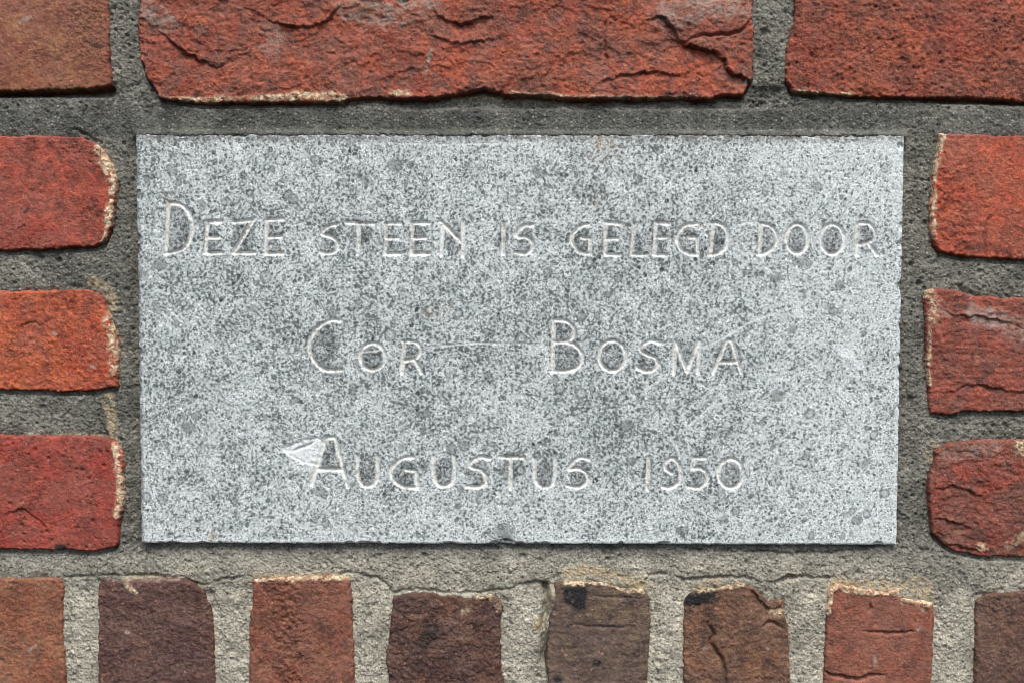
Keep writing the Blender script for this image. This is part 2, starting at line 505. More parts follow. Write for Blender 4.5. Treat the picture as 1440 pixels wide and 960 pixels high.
brick([(-700, 612), (0, 612), (83, 613), (147, 615), (163, 622), (172, 637), (172, 673), (173, 707), (167, 733), (165, 763), (160, 769), (127, 775), (83, 772), (0, 772), (-700, 772)],
      ((154, 56, 44), (164, 64, 50), (122, 58, 48)), fine=.6, mid=1.0, big=2.4, seed=6, pit=.9,
      ledges=[([(0, 724), (30, 716), (52, 728), (70, 745)], 3, 16)],
      marks=[('lime', [(160, 625), (167, 645), (169, 690), (164, 725)], 6, 1.1), ('soot', [(80, 768), (92, 770)], 5, 1.0), ('rough', [(42, 690), (60, 680), (30, 722)], 9, 1.2)],
      label='deep red brick with small pits')
# courses right of the stone
brick([(1323, 188), (1377, 190), (1440, 191), (2170, 191), (2170, 366), (1440, 365), (1393, 363), (1353, 360), (1323, 354), (1313, 340), (1309, 320), (1310, 283), (1315, 240), (1320, 207)],
      ((178, 74, 48), (184, 78, 52), (140, 68, 52)), fine=.9, mid=1.0, big=2.2, seed=7,
      cracks=[([(1398, 300), (1388, 318), (1385, 340), (1384, 362)], 3, 1.6)],
      marks=[('lime', [(1325, 192), (1319, 212), (1315, 240), (1312, 285), (1313, 325), (1318, 340)], 4, 1.1), ('rough', [(1335, 250), (1345, 330)], 22, .9), ('soot', [(1345, 345), (1420, 352)], 7, .5)],
      label='orange-red brick with a pale thin edge and a hairline crack')
brick([(1303, 408), (1327, 407), (1353, 411), (1370, 418), (1440, 420), (2170, 420), (2170, 579), (1440, 578), (1353, 578), (1330, 584), (1310, 580), (1307, 553), (1305, 520), (1303, 453), (1301, 420)],
      ((138, 66, 52), (158, 74, 56), (104, 62, 54)), fine=1.1, mid=1.7, big=3.6, seed=8, streak=1.0,
      ledges=[([(1325, 436), (1350, 444), (1390, 446), (1440, 460)], 4, 14), ([(1330, 552), (1350, 545), (1372, 540), (1440, 552)], 3, 12)],
      marks=[('lime', [(1307, 412), (1315, 425), (1312, 448)], 9, 1.0), ('lime', [(1308, 455), (1306, 520), (1309, 540)], 3, .9), ('dust', [(1370, 440), (1440, 465)], 16, .9), ('dust', [(1320, 432), (1330, 440)], 8, .6)],
      label='brown-red brick with streaky weathered face')
brick([(1316, 634), (1337, 623), (1393, 618), (1427, 619), (2170, 620), (2170, 784), (1393, 783), (1350, 777), (1330, 767), (1312, 750), (1308, 710), (1307, 670), (1315, 653)],
      ((134, 68, 54), (160, 68, 54), (104, 66, 56)), fine=1.3, mid=2.0, big=4.0, seed=9, terrace=1.4,
      ledges=[([(1322, 686), (1335, 682), (1347, 684), (1375, 694)], 5, 12), ([(1312, 725), (1340, 733), (1370, 742)], 4, 12), ([(1330, 762), (1360, 770), (1380, 775)], 4, 10)],
      marks=[('lime', [(1432, 624), (1442, 634)], 9, 1.3), ('lime', [(1380, 770), (1386, 772)], 5, .8), ('lime', [(1420, 768), (1438, 750)], 8, .5), ('dust', [(1330, 640), (1400, 628)], 10, .5)],
      label='rough brick, brown and ledged at its end, red beyond')
# rowlock course below the stone
BOT = 1216
brick([(-62, 815), (0, 813), (83, 814), (88, 827), (87, 873), (88, 907), (92, 940), (91, 1000), (90, BOT), (-64, BOT)],
      ((154, 94, 62), (140, 80, 56), (112, 70, 52)), fine=1.0, mid=1.5, big=2.8, seed=10, marks=[('dust', [(40, 915), (50, 907)], 3, .9)],
      label='orange-brown upright brick')
brick([(138, 822), (146, 814), (173, 817), (247, 813), (273, 820), (287, 833), (297, 857), (300, 890), (302, 960), (302, BOT), (137, BOT), (137, 960)],
      ((94, 64, 58), (106, 76, 64), (78, 54, 55)), fine=1.5, mid=2.2, big=3.2, seed=11,
      marks=[('lime', [(176, 820), (184, 828), (192, 834)], 4, 1.0), ('dust', [(150, 815), (200, 814), (250, 815)], 3, .9), ('dust', [(178, 888), (180, 889)], 3, 1.2)],
      label='dark purplish brown upright brick')
brick([(354, 815), (400, 812), (480, 810), (491, 817), (495, 840), (497, 960), (497, BOT), (350, BOT), (350, 960), (350, 873), (355, 847)],
      ((142, 74, 54), (132, 80, 58), (98, 62, 52)), fine=.9, mid=1.3, big=2.6, seed=12,
      marks=[('rough', [(395, 830), (405, 880), (410, 960)], 24, 1.3), ('lime', [(360, 812), (420, 811), (485, 813)], 4, 1.0)],
      label='reddish upright brick with a rough brown band')
brick([(553, 840), (580, 833), (627, 837), (667, 840), (697, 837), (706, 853), (703, 880), (705, 927), (708, 960), (708, BOT), (548, BOT), (548, 960), (543, 927), (550, 873)],
      ((92, 63, 56), (112, 77, 60), (72, 53, 54)), fine=1.8, mid=3.0, big=4.4, seed=13, terrace=1.4,
      marks=[('lime', [(672, 840), (690, 836), (702, 858)], 4, .8), ('lime', [(650, 860), (662, 857)], 3, .7), ('soot', [(605, 885), (600, 900)], 12, .7), ('dust', [(620, 913), (622, 916)], 3, .8)],
      label='purplish brown rough upright brick')
brick([(780, 822), (790, 817), (847, 820), (880, 830), (903, 829), (913, 840), (915, 873), (912, 920), (910, 960), (910, BOT), (771, BOT), (771, 960), (769, 923), (773, 873), (779, 857)],
      ((90, 73, 64), (106, 88, 70), (74, 62, 57)), fine=.6, mid=.9, big=2.2, seed=14, streak=.7,
      cracks=[([(828, 838), (860, 839), (905, 841)], 1.6, 1.4), ([(800, 879), (860, 881), (900, 880)], 1.4, 1.4)],
      marks=[('soot', [(800, 835), (815, 832), (812, 846)], 13, 1.3), ('lime', [(795, 819), (850, 818), (880, 828), (905, 830)], 4, 1.1), ('soot', [(838, 930), (839, 931)], 5, 1.3), ('soot', [(782, 953), (786, 957)], 5, 1.0), ('soot', [(852, 919), (853, 920)], 3, 1.0)],
      label='dark grey-brown smooth upright brick with soot stain')
brick([(963, 842), (973, 832), (1010, 827), (1043, 820), (1063, 827), (1080, 846), (1103, 843), (1105, 867), (1110, 893), (1112, 960), (1112, BOT), (963, BOT), (962, 900)],
      ((116, 80, 60), (132, 90, 66), (86, 62, 52)), fine=1.4, mid=2.0, big=3.0, seed=15,
      ledges=[([(1052, 824), (1066, 838), (1080, 854), (1100, 850)], 5, 14)],
      cracks=[([(997, 868), (998, 882), (1005, 892), (1000, 904), (1008, 918), (1017, 930), (1020, 945), (1023, 975)], 6, 2.2), ([(1070, 882), (1088, 876), (1104, 886)], 4, 1.8)],
      marks=[('soot', [(972, 842), (990, 838), (1003, 834)], 12, 1.4), ('lime', [(985, 830), (1000, 827), (1045, 821)], 4, 1.0), ('lime', [(1085, 858), (1100, 862)], 5, .8), ('dust', [(1079, 910), (1080, 911)], 3, 1.3), ('dust', [(990, 911), (991, 912)], 3, 1.0)],
      label='orange-brown upright brick with a wandering crack and soot corner')
brick([(1165, 830), (1176, 822), (1200, 825), (1220, 830), (1247, 833), (1257, 828), (1265, 828), (1268, 842), (1313, 847), (1315, 867), (1312, 920), (1310, 960), (1310, BOT), (1159, BOT), (1159, 960), (1162, 890)],
      ((140, 76, 58), (146, 82, 62), (112, 66, 54)), fine=.5, mid=.8, big=2.2, seed=16,
      cracks=[([(1213, 887), (1235, 888), (1247, 891), (1265, 889), (1287, 888)], 4, 1.6), ([(1158, 944), (1178, 950), (1200, 955), (1225, 950), (1248, 948)], 6, 2.0), ([(1225, 848), (1223, 860)], 4, 1.6)],
      marks=[('lime', [(1165, 860), (1168, 828), (1180, 824), (1220, 832), (1248, 835), (1264, 830), (1269, 844), (1312, 849)], 4, 1.2), ('dust', [(1229, 922), (1232, 935)], 3, 1.0), ('dust', [(1291, 884), (1296, 882)], 4, .9), ('dust', [(1297, 857), (1298, 858)], 3, 1.2)],
      label='red-brown smooth upright brick with horizontal cracks')
brick([(1373, 845), (1387, 837), (1440, 832), (1505, 830), (1518, 838), (1520, BOT), (1372, BOT), (1372, 960)],
      ((100, 71, 60), (112, 81, 64), (82, 60, 54)), fine=1.2, mid=1.6, big=2.8, seed=17,
      marks=[('rough', [(1395, 838), (1400, 850)], 8, 1.2)],
      label='dark brown upright brick')
# the wall goes on outside the picture
PAL = [b['cols'] for b in B]
for i, x0 in enumerate((-690, -480, -270, 1585, 1795, 2005)):
    brick([(x0 - 2, 822), (x0 + 148, 818), (x0 + 150, BOT), (x0 - 2, BOT)], PAL[9 + (i * 3) % 8], fine=1.0, mid=1.5, big=2.8, seed=30 + i, coarse=1)
for i, (x0, x1) in enumerate(((-700, -330), (-270, 590), (650, 1510), (1570, 1970))):
    brick([(x0, -222), (x1, -222), (x1, -72), (x0, -72)], PAL[(i * 2) % 9], fine=1.0, mid=1.6, big=3.0, seed=40 + i, coarse=1)

def jitter(pts, seed, amp):
    p = spline(pts, 4.0)
    k = np.arange(len(p)) * 0.45
    p[:, 0] += amp * perlin(k, k * 0 + 3.3, seed)
    p[:, 1] += amp * perlin(k, k * 0 + 8.7, seed + 1)
    return p

def axis(lo, hi, a, b, fine, coarse):
    """grid lines: fine inside a..b (the part the picture shows), coarse outside"""
    parts = []
    if lo < a:
        parts.append(np.arange(lo, min(a, hi), coarse))
    if max(lo, a) < min(hi, b):
        parts.append(np.arange(max(lo, a), min(hi, b), fine))
    if hi > b:
        parts.append(np.arange(max(lo, b), hi, coarse))
    return np.concatenate(parts + [[hi]])

EDGE_R = 3.8
for i, b in enumerate(B):
    p = np.asarray(b['poly'], float)
    fine = 9.0 if b.get('coarse') else 1.45
    lo, hi = p.min(0) - 9, p.max(0) + 9
    gx, gy = np.meshgrid(axis(lo[0], hi[0], -25, 1465, fine, 9.0), axis(lo[1], hi[1], -25, 985, fine, 9.0))
    sd0 = poly_sd(gx, gy, p)
    sd0w = sd0
    s = b['seed'] * 101
    sd = sd0 + 2.2 * fbm(gx, gy, 22, 3, s) + 2.8 * fbm(gx, gy, 7, 4, s + 5, .65)
    marks = {k: np.zeros(gx.shape) for k in ('lime', 'soot', 'dust', 'rough')}
    for kind, pts, wd, amt in b.get('marks', []):
        d, _, _ = line_d(gx, gy, pts)
        if kind == 'lime':
            wd = 1.25 * wd * np.clip(0.85 + 1.2 * fbm(gx, gy, 42, 3, s + 33), .25, 1.8)
        d = d + 0.8 * wd * fbm(gx, gy, 14, 4, s + 31, .6)
        marks[kind] = np.maximum(marks[kind], amt * (1 - sstep(0.45 * wd, 1.25 * wd, d)))
    rg = 1 + 1.6 * marks['rough']
    h = b['big'] * fbm(gx, gy, 120, 2, s + 1) + b['mid'] * rg * fbm(gx, gy, 26, 4, s + 2) + b['fine'] * rg * 1.5 * fbm(gx, gy, 7, 3, s + 3, .7)
    if b.get('terrace'):
        t = fbm(gx + 8 * fbm(gx, gy, 30, 2, s + 61), gy * 1.7, 85, 4, s + 4, .55) * 3.2
        fl = np.floor(t)
        h = h + b['terrace'] * (fl + sstep(0.0, 0.12, t - fl)) * 0.9
    if b.get('streak'):
        h = h + b['streak'] * 1.6 * fbm(gx * 0.22, gy + 6 * fbm(gx, gy, 90, 2, s + 8), 9, 3, s + 6)
    pt = b.get('pit', 0.35)
    h = h - 3.2 * pt * pits(gx, gy, 16, s + 9, 1.6, 4.2, .38) - 1.6 * pits(gx, gy, 9, s + 12, 1.2, 2.2, .22)
    for pts, dep, dec in b.get('ledges', []):
        d, side, pos = line_d(gx + 2.2 * fbm(gx, gy, 9, 3, s + 71, .6), gy + 2.6 * fbm(gx, gy, 9, 3, s + 72, .6), jitter(pts, s + 20, 3.4))
        tp = np.clip(np.sin(np.pi * np.clip(pos, 0.02, 0.98)), 0, 1) ** 0.5 * np.clip(0.8 + 0.8 * fbm(gx, gy, 25, 2, s + 44), 0.1, 1.4)
        h = h - dep * tp * (side > 0) * sstep(0.0, 1.6, d) * np.exp(-d / dec)
        h = h + 0.35 * dep * tp * (side < 0) * np.exp(-d / (dec * .6))
        h = h - 0.5 * dep * tp * np.exp(-((d - 1.5) / 1.6) ** 2) * (side > 0)
    for pts, dep, wd in b.get('cracks', []):
        d, side, pos = line_d(gx + 1.2 * fbm(gx, gy, 7, 3, s + 73, .6), gy + 1.4 * fbm(gx, gy, 7, 3, s + 74, .6), jitter(pts, s + 25, 2.4))
        tp = np.clip(np.sin(np.pi * np.clip(pos, 0.03, 0.97)), 0, 1) ** 0.5
        h = h - dep * 1.5 * tp * np.exp(-(d / (wd * (0.5 + 0.6 * tp))) ** 2)
    h = h + 1.8 * marks['lime'] * (0.6 + fbm(gx, gy, 7, 3, s + 17))
    R = EDGE_R * np.clip(0.7 + 1.3 * fbm(gx, gy, 26, 3, s + 19), .35, 2.2)
    h = h - np.clip(1 - sd / 11, 0, 1) * 3.0 * np.clip(fbm(gx, gy, 8, 3, s + 91, .65) + .1, 0, 1)
    q = np.clip(R - sd, 0, None)
    prof = np.where(q < R, R - np.sqrt(np.clip(R * R - q * q, 0, None)), R + (q - R) * 8.0)
    h = h - prof
    keep = (sd0[:-1, :-1] > -4.5) & (sd0[1:, :-1] > -4.5) & (sd0[1:, 1:] > -4.5) & (sd0[:-1, 1:] > -4.5)
    m = brick_material('fired_clay_%02d' % i, *b['cols'], b['seed'], grain=0.25 + 0.6 * b['fine'])
    b['ob'] = solid('brick', gx, gy, h, keep, marks, m, wall, 0.10)
    if b.get('label'):
        b['ob']['label'] = b['label']

# ------------------------------------------------------------------ the wall: mortar
gx, gy = np.meshgrid(axis(-706, 2176, -25, 1465, 1.6, 9.0), axis(-226, BOT + 4, -25, 985, 1.6, 9.0))
SDm = np.full(gx.shape, -1e3)                # distance into the nearest brick or the stone
for b in B:
    p = np.asarray(b['poly'], float)
    lo, hi = p.min(0) - 70, p.max(0) + 70
    cx = np.where((gx[0] > lo[0]) & (gx[0] < hi[0]))[0]
    cy = np.where((gy[:, 0] > lo[1]) & (gy[:, 0] < hi[1]))[0]
    if len(cx) and len(cy):
        sl = (slice(cy[0], cy[-1] + 1), slice(cx[0], cx[-1] + 1))
        SDm[sl] = np.maximum(SDm[sl], poly_sd(gx[sl], gy[sl], p))
SDs = poly_sd(gx, gy, STONE)
out_b = -SDm                                  # distance away from bricks

h = np.full(gx.shape, -7.0)
low = sstep(768, 800, gy)                     # joints below the stone are filled nearly flush
h = h + 2.5 * low
h = h + 2.5 * (1 - sstep(105, 130, gy))
top = sstep(146, 160, gy) * (1 - sstep(186, 196, gy))          # trowelled strip above the stone
h = h + 0.5 * top
# joint faces sag towards the bricks they meet
h = h - (1.5 + 4 * fbm(gx, gy, 28, 3, 77)) * np.exp(-np.clip(out_b, 0, None) / 5.0)
dn = np.zeros(gx.shape)
for rows in (2, 3, 4, 5):                       # rain-washed bed just below each brick
    dn = np.maximum(dn, (np.roll(SDm, rows, 0) > 1) & (SDm < 2))
h = h - (1 - low * .5) * 8.0 * dn * np.clip(.8 + fbm(gx, gy, 40, 3, 78), 0, 1.5)
ts = sstep(-9, -1, SDs) * (1 - sstep(0.5, 6.5, SDs + 3.5 * fbm(gx, gy, 15, 4, 81, .65))) * (1 - sstep(200, 215, gy))           # pointing dragged over the stone's upper edge
h = h + ts * (8.0 + 3.0 * fbm(gx, gy, 24, 3, 79) + 2.0 * fbm(gx, gy, 7, 3, 80))
h = h - (2.0 + 3.5 * fbm(gx, gy, 60, 3, 84)) * np.exp(-np.clip(-SDs, 0, None) / 5.0) * sstep(750, 764, gy)
left_col = sstep(176, 186, gx) * (1 - sstep(202, 206, gx)) * sstep(180, 210, gy)
h = h - 5.0 * left_col
# crumbled band below the long upper brick, open cracks along edges
crumb = sstep(520, 600, gx) * (1 - sstep(1085, 1130, gx)) * (sstep(118, 128, gy) - sstep(149 + 3 * fbm(gx, gy, 30, 2, 5), 155 + 3 * fbm(gx, gy, 30, 2, 5), gy))
h = h - crumb * (6 + 5 * fbm(gx, gy * 2.2, 18, 4, 77))
gap = (1 - sstep(150, 165, gx)) * (sstep(118, 124, gy) - sstep(132, 138, gy))
h = h - 14 * gap
gap2 = sstep(1310, 1335, gx) * (sstep(128, 134, gy) - sstep(142, 148, gy))
h = h - 10 * gap2
MCR = [([(0, 511), (0, 511.1)], 0, 1)]
cracks = [
    ([(118, 150), (112, 165), (105, 172)], 5, 2.2), ([(105, 180), (115, 188), (128, 196)], 7, 3.0), ([(190, 118), (203, 118), (215, 140)], 5, 2.5),
    ([(90, 810), (138, 811), (200, 810), (250, 812), (272, 821), (288, 824), (300, 818), (330, 813), (352, 811)], 5, 2.2),
    ([(480, 808), (500, 806), (517, 811), (537, 817), (550, 832)], 6, 2.4), ([(553, 836), (580, 830), (650, 834), (707, 830), (733, 822), (757, 820), (766, 823)], 6, 2.4),
    ([(767, 824), (769, 850), (766, 878), (766, 905), (767, 930)], 16, 5.0), ([(885, 826), (907, 812), (923, 808), (947, 810), (962, 817)], 5, 2.2),
    ([(960, 817), (993, 813), (1027, 811), (1060, 816), (1090, 821), (1107, 812), (1120, 810), (1140, 813), (1173, 812)], 6, 2.4),
    ([(1090, 822), (1105, 814), (1118, 811)], 6, 4.0),
    ([(960, 773), (1060, 777), (1160, 778.5), (1210, 772), (1237, 768), (1260, 763)], 6, 2.2), ([(210, 770), (330, 772), (480, 771), (700, 772), (960, 773)], 3, 2.6),
    ([(45, 357), (60, 364), (75, 358)], 6, 4.0), ([(1308, 372), (1318, 370), (1324, 364)], 6, 3.0), ([(1353, 404), (1365, 414), (1380, 417)], 4, 3.0),
    ([(1145, 168), (1160, 172), (1170, 182)], 3, 3.0), ([(1375, 838), (1395, 835), (1410, 830)], 5, 3.0),
    ([(135, 585), (140, 600), (150, 612)], 5, 3.0), ([(100, 402), (118, 407), (126, 405)], 5, 3.0)]
for pts, dep, wd in cracks:
    x0, y0 = np.min(pts, 0) - 20
    x1, y1 = np.max(pts, 0) + 20
    cx = np.where((gx[0] > x0) & (gx[0] < x1))[0]
    cy = np.where((gy[:, 0] > y0) & (gy[:, 0] < y1))[0]
    sl = (slice(cy[0], cy[-1] + 1), slice(cx[0], cx[-1] + 1))
    d, side, pos = line_d(gx[sl], gy[sl], jitter(pts, int(pts[0][0]) + 7, 2.4))
    br = 1.0 if dep > 10 else np.clip(0.62 + 1.1 * fbm(gx[sl], gy[sl], 26, 3, 83), 0.05, 1.2)      # cracks open and close again
    h[sl] -= dep * 1.1 * br * np.exp(-(d / (wd * (.45 + .5 * br))) ** 2)
# squeezed-out lumps
for x, y, r, a in ((776, 834, 8, 9), (776, 845, 7, 7), (757, 878, 8, 4), (772, 890, 6, 5), (207, 102, 5, 6), (203, 126, 9, 4), (1010, 1, 6, 3), (150, 172, 9, 4), (135, 183, 8, 3), (1302, 767, 6, 4), (1314, 178, 9, 3), (1320, 167, 6, 4)):
    h = h + a * np.exp(-(((gx - x) / r) ** 2 + ((gy - y) / (r * 1.2)) ** 2))
# bulge of the upright joints
h = h + 3.0 * sstep(825, 845, gy) * sstep(4, 22, out_b)
rough = (1.0 - 0.65 * top * (1 - crumb)) * (1 - 0.3 * low)
wet = fbm(gx, gy, 70, 2, 900)
h = h + rough * (2.2 * fbm(gx, gy, 34, 3, 910) + 1.2 * fbm(gx, gy, 11, 3, 920) + 2.0 * fbm(gx, gy, 5, 2, 930)) + 0.5 * fbm(gx, gy, 4, 2, 931)
h = h - 3.6 * rough * pits(gx, gy, 11, 940, 1.4, 4.2, .45) - 5.0 * rough * pits(gx, gy, 42, 945, 2.5, 7.0, .5) + 2.2 * pits(gx, gy, 30, 947, 2.0, 4.5, .5) + 2.0 * pits(gx, gy, 8, 950, 1.4, 2.6, .35)
# tooling marks across the side joints
pale = 0.20 + 0.55 * sstep(766, 800, gy) + 0.18 * sstep(815, 850, gy) + 0.12 * fbm(gx, gy, 60, 3, 960)
pale = pale - 0.12 * top + 0.10 * (1 - sstep(100, 140, gy)) + 0.10 * sstep(1262, 1280, gx) * (1 - low)
pale = pale - 0.25 * low * sstep(1250, 1290, gx) * (1 - sstep(1360, 1410, gx)) * (1 - sstep(815, 860, gy))
pale = pale - 0.22 * low * (1 - sstep(90, 330, gx)) * (1 - sstep(812, 850, gy))
pale = np.clip(pale + 0.12 * (1 - sstep(0, 170, gx)) * (1 - low) * sstep(340, 360, gy), 0, 1)
lime = np.zeros(gx.shape)
for pts, wd, amt in (([(128, 395), (150, 410), (156, 430)], 9, .7), ([(150, 560), (156, 600), (158, 622)], 9, .8), ([(150, 452), (168, 480)], 4, .5),
                     ([(795, 806), (830, 802), (870, 812), (905, 824)], 9, 1.0), ([(755, 880), (760, 872)], 7, 1.1), ([(776, 832), (778, 850)], 9, .7), ([(1175, 820), (1220, 823), (1280, 826), (1310, 838)], 9, 1.0),
                     ([(985, 825), (1010, 818)], 7, .8), ([(1280, 815), (1310, 820)], 7, .6), ([(1305, 640), (1312, 648)], 6, .6), ([(1315, 625), (1318, 630)], 6, .7),
                     ([(170, 814), (230, 812)], 3, .8), ([(290, 850), (300, 880), (301, 920)], 3, .6), ([(355, 810), (420, 808), (490, 812)], 4, .8), ([(560, 138), (680, 135), (830, 143)], 4, .5), ([(40, 612), (140, 612)], 3, .6)):
    d, _, _ = line_d(gx, gy, pts)
    lime = np.maximum(lime, amt * (1 - sstep(.4 * wd, 1.3 * wd, d + .5 * wd * fbm(gx, gy, 12, 2, 970))))
ins = np.maximum(SDm, SDs)
cull = ins > 7.0
keep = ~(cull[:-1, :-1] & cull[1:, :-1] & cull[1:, 1:] & cull[:-1, 1:])
mort = solid('mortar', gx, gy, h, keep, {'pale': pale, 'lime': lime}, mortar_material(), wall, 0.098)
mort['label'] = 'grey sandy mortar joints, dark above the stone and pale below'
del gx, gy, h, SDm, SDs, pale, lime

# ------------------------------------------------------------------ the inscribed stone
def ell(cx, cy, rx, ry, tilt=0.0):
    a = np.linspace(-1.45, 2 * np.pi - 1.45, 26)
    x, y = rx * np.cos(a), ry * np.sin(a)
    return ('raw', np.stack([cx + x * math.cos(tilt) - y * math.sin(tilt), cy + x * math.sin(tilt) + y * math.cos(tilt)], -1))

LETTERS = [
    # DEZE
    [[(237.5, 285), (234, 356)], [(237, 285), (254, 288), (266, 300), (271, 317), (267.5, 336), (256, 351), (233, 357)]],
    [[(292.5, 312), (289.5, 356)], [(292, 312.5), (312, 311.5)], [(293, 334), (308, 334)], [(288, 356), (313, 356)]],
    [[(330, 312.5), (357, 310)], [(358, 307), (329, 355)], [(327.5, 356), (359, 356)]],
    [[(375.5, 310), (374.5, 357)], [(376, 309.5), (399, 308.5)], [(376, 334), (395, 333.5)], [(374, 357), (398, 356.5)]],
    # STEEN
    [[(474, 316), (461.6, 319), (453, 329.5), (465, 333), (475, 342), (472, 353), (461.6, 356.5), (451, 355)]],
    [[(487, 313.5), (525, 315)], [(505, 315), (503.6, 357.5)]],
    [[(543.5, 316), (542, 357.5)], [(543, 315), (562.5, 314)], [(543, 335.5), (559, 335)], [(542, 357.5), (562.5, 357.5)]],
    [[(580, 314), (579, 357.5)], [(580, 314), (604, 314)], [(580, 335.5), (598, 335)], [(579, 357.5), (604, 357)]],
    [[(623, 316), (621, 359)], [(621, 312.5), (651, 343)], [(651.5, 311), (651, 360)]],
    # IS
    [[(708.5, 314), (707, 357.5)]],
    [[(749, 316.5), (736, 318.6), (727.5, 327), (728.5, 333.5), (739, 334), (748, 340.5), (748, 350), (739, 357), (727, 356)]],
    # GELEGD
    [[(827, 315.5), (815, 319.5), (806, 329), (804, 338), (809, 349), (816.5, 355.5), (829.5, 357.5)], [(829.5, 357), (830, 336)], [(830, 335.5), (818, 334.6)]],
    [[(851.5, 312), (851, 358)], [(851, 313), (871, 315)], [(853, 336), (868, 336)], [(851, 358), (872, 359)]],
    [[(892, 315), (888, 358.5)], [(888, 358.5), (908.5, 358.5)]],
    [[(922, 313), (920.6, 358.5)], [(922, 314), (940.6, 314.5)], [(923, 334.5), (938, 334)], [(919, 358.5), (938, 359)]],
    [[(979, 315), (964, 317.5), (954.5, 327), (952, 338), (957, 350), (967.5, 356.5), (981, 359)], [(981, 358), (980.5, 335)], [(980, 334.5), (969, 334)]],
    [[(1003, 316), (999, 358.5)], [(1000.5, 314.5), (1008.5, 314), (1019, 320), (1023, 332.5), (1020.5, 346), (1011, 356), (997, 359)]],
    # DOOR
    [[(1070, 315), (1068, 357)], [(1070, 314.5), (1083, 318), (1091.5, 328), (1092.5, 339), (1085, 350.6), (1075.6, 356.6), (1065, 358)]],
    [ell(1121, 336, 14.8, 20.5)],
    [ell(1170.5, 336.5, 16.2, 21)],
    [[(1206, 317), (1205, 359)], [(1207, 314), (1222, 315), (1230.5, 326), (1226.5, 338), (1208, 344)], [(1221, 342), (1233, 359)]],
    # COR
    [[(478, 450.5), (464, 451), (447, 461), (436.6, 477), (435.4, 491), (442.5, 508), (456.7, 519.5), (481, 520)]],
    [ell(524, 501, 17.4, 18.6)],
    [[(569, 481), (565, 524)], [(567, 480), (584, 481), (591, 490), (586.5, 502), (570, 507)], [(583, 505.5), (592.5, 523)]],
    # BOSMA
    [[(778.5, 450), (777.5, 521)], [(778, 450), (797, 452.4), (807, 463), (804, 475), (795.5, 480), (779, 481)], [(780, 481), (797, 481), (813, 489), (819, 503), (813, 515), (797, 521), (775, 521.5)]],
    [ell(861, 500, 18.6, 21)],
    [[(928, 482), (915, 479), (903, 485.5), (901.5, 492.6), (910, 498.5), (921, 503), (924.5, 512), (917, 520.5), (905, 521), (896, 516)]],
    [[(950, 479.6), (947, 524.5)], [(950.5, 480), (965.5, 522)], [(965.5, 522), (983, 479)], [(984, 479.6), (981.5, 524.5)]],
    [[(1022, 479), (1003, 523)], [(1022, 478.6), (1029, 478.6)], [(1029, 479), (1042, 523)], [(1011.5, 509), (1036, 508.5)]],
    # AUGUSTUS
    [[(458, 616), (438, 680)], [(458, 615), (471, 614.5)], [(471, 615), (489, 684)], [(447, 659), (480, 660)]],
    [[(503, 640), (503, 665), (508, 679), (517, 683), (527, 678.5), (531, 665), (531, 641)]],
    [[(581, 642), (566.5, 644), (553.5, 654), (550, 664), (556, 677), (569, 684), (588, 685)], [(587, 684), (585.4, 662)], [(585, 661.5), (571, 660)]],
    [[(609.5, 641), (610, 665), (615, 679), (624, 683), (634, 678.5), (638.6, 665), (638.6, 641)]],
    [[(688, 644.5), (674, 642.4), (663, 649), (662, 656), (673, 659), (682, 666), (682.5, 677), (673, 684), (656, 683)]],
    [[(703.5, 642), (736, 643)], [(718.5, 643), (717.5, 686)]],
    [[(752, 644), (752, 667), (756, 679.5), (766, 684.5), (776, 680), (780, 667), (781, 641)]],
    [[(828, 645), (815, 643), (803.5, 652), (801, 659.5), (812.5, 658), (824.5, 665), (825.5, 677), (814, 684.5), (797.5, 682.5)]],
    # 1950
    [[(912, 642.5), (910.5, 686)]],
    [[(944, 664.5), (935.5, 658), (937.5, 648), (946, 644), (954.5, 652), (957.5, 665), (952.5, 679), (942, 685), (932, 684)]],
    [[(991, 643.5), (976, 643.5)], [(976, 643), (973.5, 658)], [(973.5, 658.5), (985, 658), (994, 666), (992.5, 677.5), (982.5, 685), (969, 684)]],
    [ell(1027.5, 665, 17, 20.5)],
]

STEP = 1.2
nu, nv = int(1072 / STEP), int(575 / STEP)
u, v = np.meshgrid(np.linspace(0, 1, nu), np.linspace(0, 1, nv))
q = np.asarray(STONE)
gx = (q[0, 0] * (1 - u) + q[1, 0] * u) * (1 - v) + (q[3, 0] * (1 - u) + q[2, 0] * u) * v
gy = (q[0, 1] * (1 - u) + q[1, 1] * u) * (1 - v) + (q[3, 1] * (1 - u) + q[2, 1] * u) * v
edge = np.minimum(np.minimum(u, 1 - u) * 1070, np.minimum(v, 1 - v) * 574)
at = {k: np.zeros(gx.shape) for k in ('cut', 'counter_halo', 'fossil', 'rim', 'scratch', 'smear_halo', 'worn', 'rust')}
h = 1.5 + 0.9 * fbm(gx, gy, 240, 2, 501) + 0.35 * fbm(gx, gy, 12, 3, 502) + 0.30 * fbm(gx, gy, 4.2, 2, 503)
er = edge + 2.0 * fbm(gx, gy, 17, 4, 510, .6) + 0.6
R = 3.6
k = np.clip(R - er, 0, R)
h = h - (R - np.sqrt(np.clip(R * R - k * k, 0, None)))
letter_id = np.full(gx.shape, -1)

def window(pts, pad):
    lo, hi = np.min(pts, 0) - pad, np.max(pts, 0) + pad
    m = (gx > lo[0]) & (gx < hi[0]) & (gy > lo[1]) & (gy < hi[1])
    r, c = np.where(m.any(1))[0], np.where(m.any(0))[0]
    return slice(r[0], r[-1] + 1), slice(c[0], c[-1] + 1)

